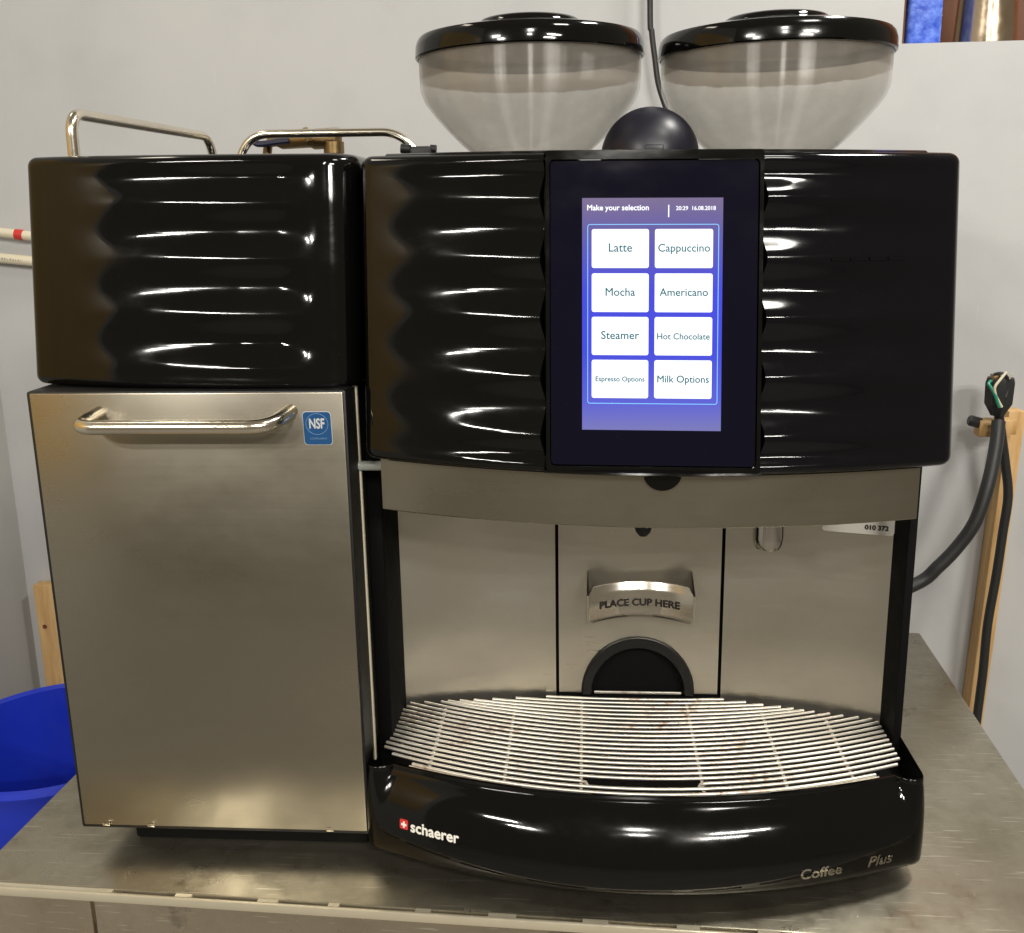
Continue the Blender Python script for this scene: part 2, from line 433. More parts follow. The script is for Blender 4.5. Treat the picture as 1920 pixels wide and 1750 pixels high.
# ------------------------------------------------------------------ curved panels with scalloped ribs
LEAN = 0.158
def round_profile(zb, zt, r, n_front, back=0.03):
    """(inward depth, z, rib weight, lateral round) from the lower back edge, round the front, to the upper back edge"""
    pr = [(back, zb), (r, zb)]
    for i in range(1, 6): a = R(90*i/6); pr.append((r-r*math.sin(a), zb+r-r*math.cos(a)))
    for i in range(n_front+1): pr.append((0, zb+r+(zt-zb-2*r)*i/n_front))
    for i in range(1, 6): a = R(90*i/6); pr.append((r-r*math.cos(a), zt-r+r*math.sin(a)))
    pr += [(r, zt), (back, zt)]
    return pr
def ribbed(plan, prof, A, zc, per, amp, zb, zt, zl0, shear, xc, chamfer=None):
    rows = []
    for (x, y, nx, ny, ch, dsp) in plan:
        row = []
        for (d, z) in prof:
            w = ss(zb+0.004, zb+0.016, z)*ss(zt-0.002, zt-0.016, z)
            c = 0.5*(1-math.cos(2*math.pi*(z-zc)/per))          # 0 on a crest, 1 in a valley
            c = c**0.85
            h = 2*amp*A(x)*w*c*dsp
            if ch is None: q = h; px = x
            else:
                q = h; px = x + ch*(2*amp*w*(1-c)*0.40)
            D = d+q if d < 0.02 else d
            row.append((px-nx*D, y-ny*D+LEAN*(z-zl0), z-shear*(x-xc)))
        rows.append(row)
    return rows
def arc_plan(xs, xc, yc, Rr):
    out = []
    for x in xs:
        t = (x-xc)/Rr; n = math.hypot(1, t); out.append((x, yc+(x-xc)**2/(2*Rr), t/n, -1/n))
    return out
def corner(px, py, nx, ny, r, sgn, k=8):
    """turn from the front normal towards the side normal (sgn,0)"""
    a0 = math.atan2(ny, nx); a1 = 0.0 if sgn > 0 else -math.pi
    cx, cy = px-nx*r, py-ny*r
    return [(cx+r*math.cos(a), cy+r*math.sin(a), math.cos(a), math.sin(a)) for a in [a0+(a1-a0)*i/k for i in range(1, k+1)]]

# ------------------------------------------------------------------ coffee machine
MX = 0.044
mc = thing('coffee_machine', (MX, 0.22, -0.485), 'black and steel coffee machine with lit drinks menu and two bean hoppers', 'coffee machine')
SH = 0.014
zb, zt, zl0 = -0.1685, 0.0365, -0.168
YC, RA = -0.0385, 0.50
prof = round_profile(zb, zt, 0.0070, 130)
def main_panel(side):
    xin = MX-0.0715 if side < 0 else MX+0.0690
    xo = -0.1585 if side < 0 else 0.2520
    rc = 0.012
    n = 70
    xs = [xin+(xo-side*(-rc)*-1*1 - xin)*0 for _ in range(0)]
    # front arc samples from the inner edge to the start of the outer corner
    xe = xo - side*rc
    ts = [0, 0.003, 0.008, 0.016, 0.03] + list(np.linspace(0.05, 1, n))
    base = arc_plan([xin+(xe-xin)*t for t in ts], MX, YC, RA)
    plan = []
    x, y, nx, ny = base[0]
    plan.append((x, y+0.012, nx, ny, None, 0.0))
    plan.append((x, y+2*0.0032, nx, ny, None, 0.0))
    for i, (x, y, nx, ny) in enumerate(base):
        t = ts[i]
        plan.append((x, y, nx, ny, side*max(0, 1-t/0.30), 1.0))
    x, y, nx, ny = base[-1]
    # the arc normal is already turned: round the rest of the corner, then run back along the side
    cs = corner(x, y, nx, ny, rc, side)
    plan += [(a, b, c, d, None, 0.0) for a, b, c, d in cs]
    xl, yl = cs[-1][0], cs[-1][1]
    plan += [(xl, yl+0.04, side, 0, None, 0), (xl, yl+0.16, side, 0, None, 0)]
    if side < 0: A = lambda x: min(1, max(0, (x+0.147)/0.117))**1.25
    if side > 0: A = lambda x: min(1, max(0, (0.248-x)/0.125))**1.15
    return ribbed(plan, prof, A, 0.008, 0.0380, 0.0032, zb, zt, zl0, SH, MX)
part('ribbed_panel', MB().grid(main_panel(-1)), K['black'], mc, ang=50)
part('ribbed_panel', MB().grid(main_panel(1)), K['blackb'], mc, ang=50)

ly = lambda z: LEAN*(z-zl0)
for i in range(4):       # narrow raised slot strip on a crest of the right panel
    a0 = 0.1575+i*0.0128; row = []
    for x in np.linspace(a0, a0+0.0120, 6):
        y = YC+(x-MX)**2/(2*RA)
        row.append([(x, y+ly(z)+o, z-SH*(x-MX)) for z, o in ((-0.0298, 0.0006), (-0.0300, -0.0007), (-0.0320, -0.0005), (-0.0324, 0.0008))])
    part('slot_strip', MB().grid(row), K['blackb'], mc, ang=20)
lean = lambda x, y, z: (x, y+ly(z), z-SH*(x-MX))
# frame round the glass
fo = rrect(MX-0.0700, MX+0.0688, -0.1665, 0.0375, 0.002, 2); fi = rrect(MX-0.0675, MX+0.0663, -0.1632, 0.0318, 0.003, 2)
fm = MB(); n = len(fo)
V = [(a, -0.0335, b) for a, b in fo]+[(a, -0.0335, b) for a, b in fi]+[(a, -0.020, b) for a, b in fo]+[(a, -0.0275, b) for a, b in fi]
F = []
for i in range(n):
    j = (i+1) % n; F += [(i, j, n+j, n+i), (i, 2*n+i, 2*n+j, j), (n+i, n+j, 3*n+j, 3*n+i)]
fm.add(V, F).map(lean)
part('bezel_frame', fm, K['black'], mc, ang=25)
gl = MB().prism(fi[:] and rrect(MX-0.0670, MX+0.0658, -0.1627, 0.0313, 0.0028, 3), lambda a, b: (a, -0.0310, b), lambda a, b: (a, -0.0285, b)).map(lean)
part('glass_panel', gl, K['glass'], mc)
# top rail above the panels and floor plate of the head
xs = np.linspace(-0.140, 0.228, 40)
rail = []
for (x, y, nx, ny) in arc_plan(xs, MX, YC, RA):
    rail.append([(x-nx*d, y-ny*d+LEAN*(z-zl0), z-SH*(x-MX)) for d, z in ((0.020, 0.034), (0.0095, 0.0355), (0.0090, 0.0370), (0.0110, 0.0380), (0.020, 0.0382), (0.15, 0.0382))])
part('head_cover', MB().grid(rail), K['black'], mc, ang=40)
lip = [[(x-nx*d, y-ny*d+LEAN*(z-zl0), z-SH*(x-MX)) for d, z in ((0.0040, -0.1650), (0.0015, -0.1664), (0.0012, -0.1678), (0.0030, -0.1688), (0.02, -0.1690))] for (x, y, nx, ny) in arc_plan(np.linspace(MX-0.072, MX+0.070, 24), MX, YC, RA)]
part('head_lip', MB().grid(lip), K['black'], mc, ang=40)
under = [[(x-nx*d, y-ny*d+LEAN*(z-zl0), z-SH*(x-MX)) for d, z in ((0.006, -0.1690), (0.03, -0.1700), (0.10, -0.1700))] for (x, y, nx, ny) in arc_plan(xs, MX, YC, RA)]
part('head_underside', MB().grid(under), K['matte'], mc)

# the display
sx0, sx1, sz0, sz1 = -0.0025, 0.0875, -0.1398, 0.0077
SY = -0.0310
def sc(u, v): return (sx0+(sx1-sx0)*u, sz1-(sz1-sz0)*v)
def splate(u0, u1, v0, v1, off, r=0.0):
    x0, z1 = sc(u0, v0); x1, z0 = sc(u1, v1)
    out = rrect(x0, x1, z0, z1, r, 4) if r else [(x1, z1), (x0, z1), (x0, z0), (x1, z0)]
    return MB().prism(out, lambda a, b: (a, SY-off, b), lambda a, b: (a, SY-off+0.00018, b)).map(lean)
scr = part('screen', splate(0, 1, 0, 1, 0.0002), K['screen'], mc)
def sub(name, mb, mat): return part(name, mb, mat, mc, parent=scr)
o0 = rrect(*[*(sc(.038, .111)[0], sc(.973, .111)[0])], sc(0, .885)[1], sc(0, .111)[1], 0.0016, 4)
o1 = rrect(sc(.0425, .1)[0], sc(.9685, .1)[0], sc(0, .8823)[1], sc(0, .1137)[1], 0.0012, 4)
n = len(o0); bmv = [(a, SY-0.0004, b) for a, b in o0]+[(a, SY-0.0004, b) for a, b in o1]+[(a, SY-0.00022, b) for a, b in o0]+[(a, SY-0.00022, b) for a, b in o1]
bf = []
for i in range(n):
    j = (i+1) % n; bf += [(i, j, n+j, n+i), (i, 2*n+i, 2*n+j, j), (n+i, n+j, 3*n+j, 3*n+i)]
sub('menu_border', MB().add(bmv, bf).map(lean), K['scrline'])
def stext(body, u, v, w, mat, bold=0.0, name='button_text', h=None):
    x, z = sc(u, v); W_ = (sx1-sx0)*w
    t = text_mb(body, W_, bold, 0.00012, height=h)
    sub(name, t.map(lambda a, b, c: lean(x+a, SY-0.00062+b, z+c)), mat)
rows = [(.132, .298), (.321, .487), (.508, .673), (.694, .860)]
names = [('Latte', 'Cappuccino'), ('Mocha', 'Americano'), ('Steamer', 'Hot Chocolate'), ('Espresso Options', 'Milk Options')]
wid = [(.165, .366), (.210, .343), (.272, .374), (.352, .368)]
for k, (v0, v1) in enumerate(rows):
    for j, (u0, u1) in enumerate(((.069, .477), (.520, .931))):
        sub('menu_button', splate(u0, u1, v0, v1, 0.0004, 0.0014), K['btn'])
        w = wid[k][j]; body = names[k][j]
        vb = (v0+v1)/2 + (0.010 if body == 'Espresso Options' else 0.013)
        stext(body, (u0+u1)/2-w/2, vb, w, K['btntext'], 0.00018)
stext('Make your selection', .036, .052, .437, K['scrtext'], 0.00022, 'header_text')
stext('20:29  16.08.2018', .667, .052, .280, K['scrtext'], 0.00014, 'clock_text')
sub('divider_line', splate(.612, .620, .030, .082, 0.0004), K['scrtext'])

# steel band below the head
bp = arc_plan(np.linspace(-0.1450, 0.2275, 48), MX, -0.0240, 0.52)
band = [[(x-nx*d, y-ny*d, z-SH*(x-MX)) for d, z in ((0.004, -0.160), (0, -0.160), (0, -0.2068), (0.0006, -0.2075), (0.0025, -0.2075), (0.0025, -0.162))] for (x, y, nx, ny) in bp]
part('apron_band', MB().grid(band), K['steel'], mc)
tb = [(0.0127*math.cos(R(a)), 0.0118*math.sin(R(a))) for a in range(180, 361, 10)]
part('thumb_tab', MB().prism([(0.0505+a, -0.1690+b) for a, b in tb], lambda a, b: (a, -0.0265, b), lambda a, b: (a, -0.0236, b)), K['black'], mc)

# body behind
part('housing', MB().box(-0.152, 0.240, 0.045, 0.46, -0.168, 0.030, 0.006).box(-0.158, 0.243, 0.185, 0.455, -0.468, -0.1685, 0.004), K['matte'], mc)
part('base', MB().box(-0.135, 0.196, 0.0, 0.44, -0.4848, -0.4665, 0.004), K['void'], mc)

# niche panels
nich = lambda x, y, z: (x*1.0082, y+0.0067, z*1.0082)
grl_fit = lambda x, y, z: (x*1.0082, y+0.0055, z-0.0033)
ZP0, ZP1 = -0.4085, -0.185
arch = [(0.044+0.0480*math.cos(R(a)), -0.4000+0.0515*math.sin(R(a))) for a in range(0, 181, 9)]
outl = [(-0.0228, ZP1), (-0.0228, -0.4005)] + [(-0.0040, -0.4005)] + arch[::-1][1:-1] + [(0.0920, -0.4005), (0.1112, -0.4005), (0.1112, ZP1)]
part('splash_panel', MB().prism(outl, lambda a, b: (a, 0.1240, b), lambda a, b: (a, 0.1265, b)).map(nich), K['steelv'], mc, ang=20)
def wing(x0, y0, x1, y1):
    d = Vector((x1-x0, y1-y0)).normalized(); nrm = Vector((d.y, -d.x))
    if nrm.y > 0: nrm = -nrm
    t = 0.0025
    return MB().prism([(x0, y0), (x1, y1), (x1-nrm.x*t, y1-nrm.y*t), (x0-nrm.x*t, y0-nrm.y*t)], lambda a, b: (a, b, ZP0), lambda a, b: (a, b, ZP1))
# gently bowed wings
def bowed(x0, y0, x1, y1, bow):
    A = []; n = 16
    for i in range(n+1):
        t = i/n; x = x0+(x1-x0)*t; y = y0+(y1-y0)*t + bow*4*t*(1-t)
        A.append([(x, y+0.003, ZP0), (x, y, ZP0), (x, y, ZP1), (x, y+0.003, ZP1)])
    return MB().grid(A)
part('wing_panel', bowed(-0.1530, 0.1065, -0.0255, 0.1240, 0.004).map(nich), K['steelv'], mc)
part('wing_panel', bowed(0.1140, 0.1240, 0.2390, 0.0890, 0.004).map(nich), K['steelv'], mc)
part('gap_backing', MB().box(-0.032, 0.120, 0.1300, 0.1320, -0.412, ZP1).map(nich), K['void'], mc)
part('side_column', MB().box(-0.1655, -0.1540, 0.050, 0.19, -0.462, -0.168, 0.002).box(-0.1700, -0.1650, 0.10, 0.19, -0.462, -0.168, 0.001), K['void'], mc)
part('side_column', MB().box(0.2395, 0.2460, 0.060, 0.19, -0.462, -0.170, 0.0015), K['void'], mc)
lp = text_mb('010 372', 0.0165, 0.0005, 0.0001)
lb = part('serial_label', MB().prism(rrect(0.186, 0.2375, -0.2480, -0.2300, 0.0025, 4), lambda a, b: (a, 0.1240-(a-0.114)*0.280-0.0012, b), lambda a, b: (a, 0.1240-(a-0.114)*0.280-0.0002, b)).map(nich), K['white'], mc)
part('label_text', lp.map(lambda a, b, c: (0.2165+a, 0.1240-(0.1025+a)*0.280-0.0016+b, -0.2440+c)).map(nich), K['ink'], mc, parent=lb)

# grounds chute under the arch
def arcp(r, rz, y, k=20): return [(0.044+r*math.cos(math.pi*i/k), y, -0.4000+rz*math.sin(math.pi*i/k)) for i in range(k+1)]
ch = MB().grid([[a, b, c, d, e] for a, b, c, d, e in zip(arcp(.0475, .0510, .1262), arcp(.0475, .0510, .1205), arcp(.0465, .0500, .1190), arcp(.0400, .0430, .1190), arcp(.0385, .0415, .1225))])
cpt = part('grounds_chute', ch.map(nich), K['matte'], mc, ang=25)
cav = MB().grid([[a, b] for a, b in zip(arcp(.0385, .0415, .1224), arcp(.0375, .0400, .172))])
cav.prism([(p[0], p[2]) for p in arcp(.0380, .0405, .17)], lambda a, b: (a, 0.168, b), lambda a, b: (a, 0.171, b))
part('chute_cavity', cav.map(nich), K['void'], mc, parent=cpt)
part('chute_ledge', MB().box(0.0085, 0.0795, 0.136, 0.150, -0.3852, -0.3832, 0.0008).map(nich), K['matte'], mc, parent=cpt)
part('chute_sill', MB().box(0.0070, 0.0810, 0.1225, 0.1240, -0.4010, -0.3985, 0.0006).map(nich), K['grille'], mc, parent=cpt)

# cup guide
def cg(off, z): return [(0.0442+a, 0.0935+0.0150*(1-(a/0.0415)**2)+off, z) for a in np.linspace(-0.0415, 0.0415, 24)]
rowsg = [cg(0.0032, -0.2952), cg(0.0004, -0.3006), cg(0, -0.3018), cg(0, -0.3215), cg(0.001, -0.3235), cg(0.005, -0.3265)]
def taper(r, s): return [(0.0442+(p[0]-0.0442)*s, p[1], p[2]) for p in r]
rowsg[0] = taper(rowsg[0], 0.93); rowsg[-1] = taper(rowsg[-1], 0.93)
back = [[(p[0], p[1]+0.0015, p[2]) for p in r] for r in rowsg[::-1]]
cgp = part('cup_guide', MB().grid(rowsg+back+[rowsg[0]]).map(nich), K['steelbright'], mc, ang=25)
for sx in (-1, 1):
    part('guide_bracket', MB().prism([(0.1238, -0.2900), (0.1238, -0.3270), (0.0945, -0.3250), (0.0945, -0.3015)],
         lambda a, b: (0.0442+sx*0.0418, a, b), lambda a, b: (0.0442+sx*0.0434, a, b)).map(nich), K['steelbright'], mc, parent=cgp)
tx = text_mb('PLACE CUP HERE', 0.0640, 0.0008, 0.0002)
part('guide_text', tx.map(lambda a, b, c: (0.0112+a, 0.0935+0.0150*(1-((0.0112+a-0.0442)/0.0415)**2)-0.0003+b, -0.3145+c)).map(nich), K['ink'], mc, parent=cgp)

# outlets
part('coffee_spout', MB().lathe([(0.0, -0.2300), (0.003, -0.2298), (0.0055, -0.2268), (0.0062, -0.2235), (0.0062, -0.200), (0, -0.200)], 0.0415, 0.030, 20), K['dome'], mc)
part('hot_water_nozzle', MB().lathe([(0.0, -0.2360), (0.0070, -0.2362), (0.0075, -0.2385), (0.0090, -0.2382), (0.0105, -0.2350), (0.0111, -0.2300), (0.0111, -0.195), (0, -0.195)], 0.1312, 0.030, 28), K['chrome'], mc)

# drip tray
TX, TY0, TR = 0.0425, -0.0600, 0.42
xl, xr, rc = -0.1690, 0.2480, 0.026
mid = arc_plan(np.linspace(xl+rc*(1-0.40), xr-rc*(1-0.44), 60), TX, TY0, TR)
lc = corner(*mid[0], rc, -1)[::-1]; rcn = corner(*mid[-1], rc, 1)
plan = [(lc[0][0], 0.16, -1, 0), (lc[0][0], 0.08, -1, 0)] + lc + mid + rcn + [(rcn[-1][0], 0.08, 1, 0), (rcn[-1][0], 0.14, 1, 0)]
al = [(-0.4680, -60), (-0.4655, -32), (-0.4600, -12), (-0.4500, 3), (-0.4360, 18), (-0.4220, 34), (-0.4110, 47), (-0.4070, 56)]
zz = np.linspace(-0.4680, -0.4070, 26); aa = np.interp(zz, [a for a, b in al], [b for a, b in al])
dd = np.concatenate([[0], np.cumsum(np.tan(np.radians((aa[1:]+aa[:-1])/2))*np.diff(zz))]); dd = dd-dd.min()
tp = [(0.040, -0.4690), (dd[0]+0.004, -0.4690)] + list(zip(dd, zz))
DT = float(dd[-1])
tp += [(DT+0.0006, -0.4058), (DT+0.0004, -0.4045), (DT+0.0014, -0.4032), (DT+0.0034, -0.4028), (DT+0.0050, -0.4036), (DT+0.0056, -0.4060), (DT+0.0060, -0.4150), (DT+0.0064, -0.4300)]
KS = lambda ny: 0.12+0.88*max(0, (abs(ny)-0.3)/0.7)**2
tray = part('drip_tray', MB().grid([[(x-nx*(d*KS(ny)), y-ny*(d*KS(ny)), z) for d, z in tp] for (x, y, nx, ny) in plan]), K['black'], mc, ang=40)
inner = [(x-nx*0.034*KS(ny), y-ny*0.034*KS(ny)) for (x, y, nx, ny) in plan]
part('tray_floor', MB().prism(inner, lambda a, b: (a, b, -0.4290), lambda a, b: (a, b, -0.4330)), K['void'], mc, parent=tray)
def front_y(x, z):            # face of the tray at x, height z
    return TY0+(x-TX)**2/(2*TR) + float(np.interp(z, zz, dd))*1.05
def on_tray(mb, x0, z0, off=0.0005, ang=0.0):
    def g(a, b, c):
        X = x0+a*math.cos(ang)-c*math.sin(ang); Z = z0+a*math.sin(ang)+c*math.cos(ang); return (X, front_y(X, Z)-off+b, Z)
    return mb.map(g)
# a fine mesh so that the badge follows the curve
part('badge', on_tray(MB().prism(rrect(0, 0.0066, 0, 0.0066, 0.0010, 3), lambda a, b: (a, 0, b), lambda a, b: (a, 0.0006, b)), -0.1375, -0.4412, 0.0010), K['red'], mc, parent=tray)
cross = [(0.0026, 0.0012), (0.0040, 0.0012), (0.0040, 0.0026), (0.0054, 0.0026), (0.0054, 0.0040), (0.0040, 0.0040), (0.0040, 0.0054), (0.0026, 0.0054), (0.0026, 0.0040), (0.0012, 0.0040), (0.0012, 0.0026), (0.0026, 0.0026)]
part('badge_cross', on_tray(MB().prism(cross, lambda a, b: (a, 0, b), lambda a, b: (a, 0.0004, b)), -0.1375, -0.4412, 0.0014), K['white'], mc, parent=tray)
part('maker_name', on_tray(text_mb('schaerer', 0.0370, 0.0006, 0.0006), -0.1290, -0.4418), K['white'], mc, parent=tray)
part('model_lettering', on_tray(text_mb('Coffee', 0.0300, 0.0005, 0.0009), 0.1500, -0.4575, 0.0008), K['chrome'], mc, parent=tray)
part('model_lettering', on_tray(text_mb('Plus', 0.0190, 0.0004, 0.0009, 0.25), 0.2000, -0.4570, 0.0008), K['chrome'], mc, parent=tray)

# rod grille
gx = np.linspace(-0.133, 0.213, 40)
strip = [[(x, -0.0345+(x-0.042)**2/0.84+a, b) for a, b in ((-0.0012, -0.4035), (0.0012, -0.4033), (0.0012, -0.4085), (-0.0012, -0.4085), (-0.0012, -0.4035))] for x in gx]
grl = part('drip_grille', MB().grid(strip).map(grl_fit), K['grille'], mc, ang=30)
def wing_y(x):
    if x < -0.0245: return 0.1065+(x+0.153)/(0.1285)*(0.0175)
    if x > 0.113: return 0.124-(x-0.113)/0.126*0.035
    return 0.124
def bar_pts(k):
    y0 = -0.0325+k*0.0071; P = []; cf = 1-0.62*max(0, (k-15)/6)
    for x in np.linspace(-0.156, 0.236, 200):
        y = y0+cf*(x-0.042)**2/0.84
        if y > wing_y(x)-0.0035: continue
        if x < -0.1515-0.0055*(0.104-y)/0.08 or x > 0.2345: continue
        if k == 0 and not (-0.132 < x < 0.212): continue
        if k == 1 and not (-0.150 < x < 0.231): continue
        P.append((x, y, -0.4022))
    return P
def thin(P, m=22):
    if len(P) <= m: return P
    return [P[int(round(i*(len(P)-1)/(m-1)))] for i in range(m)]
for k in range(22):
    P = bar_pts(k)
    if len(P) < 3: continue
    if k == 2:
        La = [p for p in P if p[0] < -0.003]; Rb = [p for p in P if p[0] > 0.085]
        La = thin(La, 10)+[(La[-1][0]+0.004, La[-1][1]-0.0015, -0.4024), (La[-1][0]+0.0055, La[-1][1]-0.0050, -0.4030)]
        Rb = [(Rb[0][0]-0.0055, Rb[0][1]-0.0050, -0.4030), (Rb[0][0]-0.004, Rb[0][1]-0.0015, -0.4024)]+thin(Rb, 10)
        for q in (La, Rb): part('grille_bar', MB().tube(q, 0.00125, 8).map(grl_fit), K['grille'], mc, parent=grl, ang=60)
        continue
    part('grille_bar', MB().tube(thin(P), 0.00125, 8).map(grl_fit), K['grille'], mc, parent=grl, ang=60)
for xx, y0, y1 in ((-0.118, 0.001, 0.100), (-0.060, -0.017, 0.112), (-0.0035, -0.024, 0.117), (0.0845, -0.026, 0.117), (0.145, -0.017, 0.108), (0.195, -0.006, 0.093)):
    part('cross_bar', MB().tube([(xx, y0, -0.4060), (xx, y1, -0.4060)], 0.0013, 6).map(grl_fit), K['grille'], mc, parent=grl)

# hoppers
def hopper(cx, cy, dz):
    hp = [(0.0350, 0.030), (0.0380, 0.036), (0.0540, 0.0490), (0.0705, 0.0660), (0.0800, 0.0775), (0.0840, 0.0850), (0.0856, 0.0930), (0.0862, 0.1180)]
    sm = [tuple(v)[:2] for v in smoothpath([(a, b, 0) for a, b in hp], 5)]
    outer = [(r, z+dz) for r, z in sm]; innr = [(r-0.0022, z+dz) for r, z in sm[::-1]]
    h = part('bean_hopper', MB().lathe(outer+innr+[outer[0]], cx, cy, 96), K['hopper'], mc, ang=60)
    rl = 0.0887
    lid = [(0.0, 0.1165), (0.0868, 0.1165), (0.0868, 0.1120), (rl-0.0008, 0.1120), (rl, 0.1130), (rl-0.0004, 0.1205), (rl-0.0018, 0.1250), (0.0850, 0.1272), (0.060, 0.1325), (0.0405, 0.1352), (0.0392, 0.1385), (0.0370, 0.1400), (0.0330, 0.1408), (0.018, 0.1416), (0.0, 0.1418)]
    part('hopper_lid', MB().lathe([(r, z+dz) for r, z in lid], cx, cy, 96), K['black'], mc, parent=h, ang=35)
    part('hopper_collar', MB().lathe([(0.0, 0.020+dz), (0.046, 0.020+dz), (0.046, 0.034+dz), (0.040, 0.036+dz), (0.0, 0.036+dz)], cx, cy, 40), K['matte'], mc, parent=h)
    return h
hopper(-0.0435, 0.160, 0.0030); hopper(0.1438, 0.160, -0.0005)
dm = [(0.0352*math.cos(R(a)), 0.0375+0.0345*math.sin(R(a))) for a in range(0, 91, 6)]
dome = part('powder_lid', MB().lathe([(0.0, 0.030), (0.0352, 0.030)]+dm, 0.0460, 0.092, 64), K['dome'], mc, ang=50)
part('lid_notch', MB().box(0.0405, 0.0535, 0.0560, 0.0600, 0.0370, 0.0440, 0.0010), K['dome'], mc, parent=dome)

# ------------------------------------------------------------------ side cooler
sd = thing('side_cooler', (-0.278, 0.2, -0.485), 'steel fronted milk cooler with black ribbed hood and looped rails on top', 'cooler')
DX0, DX1, DZ0, DZ1 = -0.3912, -0.1672, -0.4590, -0.1180
part('cabinet', MB().box(-0.3942, -0.1652, 0.0012, 0.42, -0.4625, -0.1168, 0.002), K['matte'], sd)
door = part('door', MB().box(DX0, DX1, 0.0, 0.0045, DZ0, DZ1, 0.0010), K['steel'], sd)
hpts = fillet([(-0.3420, 0.002, -0.1318), (-0.3475, -0.0280, -0.1368), (-0.2120, -0.0280, -0.1368), (-0.2040, 0.002, -0.1310)], 0.021, 10)
part('handle', MB().tube(hpts, 0.0050, 16), K['rod'], sd, parent=door, ang=60)
stk = rrect(-0.1958, -0.1764, -0.1548, -0.1318, 0.0024, 4)
part('sticker_edge', MB().prism(rrect(-0.1962, -0.1760, -0.1552, -0.1314, 0.0026, 4), lambda a, b: (a+0.02*(-.143-b), -0.0003, b), lambda a, b: (a+0.02*(-.143-b), 0.0002, b)), K['stickertext'], sd, parent=door)
part('certification_sticker', MB().prism(stk, lambda a, b: (a+0.02*(-.143-b), -0.0006, b), lambda a, b: (a+0.02*(-.143-b), -0.0002, b)), K['sticker'], sd, parent=door)
part('sticker_ring', MB().tube([(-0.1863+0.0078*math.cos(R(a)), -0.0006, -0.1403+0.0074*math.sin(R(a))) for a in range(0, 360, 12)], 0.00022, 6, closed=True), K['stickerline'], sd, parent=door)
part('sticker_text', text_mb('NSF', 0.0105, 0.0004, 0.0002).map(lambda a, b, c: (-0.1917+a, -0.0009+b, -0.1432+c*1.5)), K['stickertext'], sd, parent=door)
part('sticker_text', text_mb('COMPONENT', 0.0120, 0.0, 0.0002).map(lambda a, b, c: (-0.1915+a, -0.0009+b, -0.1512+c)), K['stickerline'], sd, parent=door)
part('gap_shade_block', MB().box(-0.362, -0.172, 0.022, 0.40, -0.4848, -0.4622, 0.003), K['void'], sd)  # dull black block added so the gap under the cooler looks fully shaded
for x_ in (-0.373, -0.337, -0.196):
    part('door_clip', MB().box(x_-0.003, x_+0.003, -0.0012, 0.0, -0.4592, -0.4566, 0.0005), K['rod'], sd, parent=door)
# hood
HZB, HZT = -0.1172, 0.0430
hprof = round_profile(HZB, HZT, 0.0065, 110)
HX = -0.2350
def hood_y(x): return 0.0060+(0.010*(abs(x-HX)/0.15)**1.8+0.006*(abs(x-HX)/0.15)**5 if x < HX else 0.06*(x-HX)**2/0.07)
def hood_plan():
    out = []
    x0, x1 = -0.3945, -0.1805
    for x in np.linspace(x0, x1, 90):
        e = 1e-4; s = (hood_y(x+e)-hood_y(x-e))/(2*e); n = math.hypot(1, s); out.append((x, hood_y(x), s/n, -1/n))
    left = corner(*out[0], 0.012, -1, 14)[::-1]; right = corner(*out[-1], 0.0240, 1, 12)
    pl = [(left[0][0], left[0][1]+0.36, -1, 0), (left[0][0], left[0][1]+0.03, -1, 0)]+left+out+right
    pl += [(right[-1][0], right[-1][1]+0.03, 1, 0), (right[-1][0], right[-1][1]+0.34, 1, 0)]
    return [(a, b, c, d, None, 1.0) for a, b, c, d in pl]
hA = lambda x: min(1, max(0, (x+0.372)/0.130))**1.25*(1-ss(-0.2140, -0.1820, x))
part('ribbed_hood', MB().grid(ribbed(hood_plan(), hprof, hA, 0.0100, 0.0376, 0.0030, HZB, HZT, -0.116, 0.012, -0.275)), K['black'], sd, ang=50)
hp = hood_plan(); ring = [(x-nx*0.029, y-ny*0.029+LEAN*0.155, 0.0425-0.012*(x+0.275)) for (x, y, nx, ny, _, _) in hp]
part('hood_top', MB().prism([(p[0], p[1]) for p in ring], lambda a, b: (a, b, 0.0415-0.012*(a+0.275)), lambda a, b: (a, b, 0.0395-0.012*(a+0.275))), K['black'], sd)
rp1 = fillet([(-0.3690, 0.062, 0.030), (-0.3685, 0.062, 0.0745), (-0.3660, 0.335, 0.0765), (-0.3640, 0.350, 0.040)], 0.016, 8)
rp2 = fillet([(-0.3520, 0.362, 0.038), (-0.3350, 0.362, 0.0800), (-0.1850, 0.362, 0.0790), (-0.1620, 0.362, 0.0560), (-0.158, 0.362, 0.038)], 0.024, 8)
part('top_rail', MB().tube(rp1, 0.0042, 14), K['rod'], sd, ang=60)
part('top_rail', MB().tube(rp2, 0.0042, 14), K['rod'], sd, ang=60)
part('rail_clamp', MB().box(-0.172, -0.150, 0.350, 0.372, 0.050, 0.0645, 0.003).tube([(-0.181, 0.356, 0.063), (-0.172, 0.356, 0.062)], 0.0045, 12).tube([(-0.152, 0.356, 0.062), (-0.146, 0.356, 0.0615)], 0.004, 12), K['rubber'], sd)
part('edge_strip', MB().box(-0.1655, -0.1640, 0.030, 0.034, -0.415, -0.118, 0.0004), K['cream'], sd)
part('milk_hose', MB().tube([(-0.166, 0.030, -0.1775), (-0.146, 0.030, -0.1775), (-0.135, 0.036, -0.1775)], 0.0036, 14), K['tubeplastic'], sd)

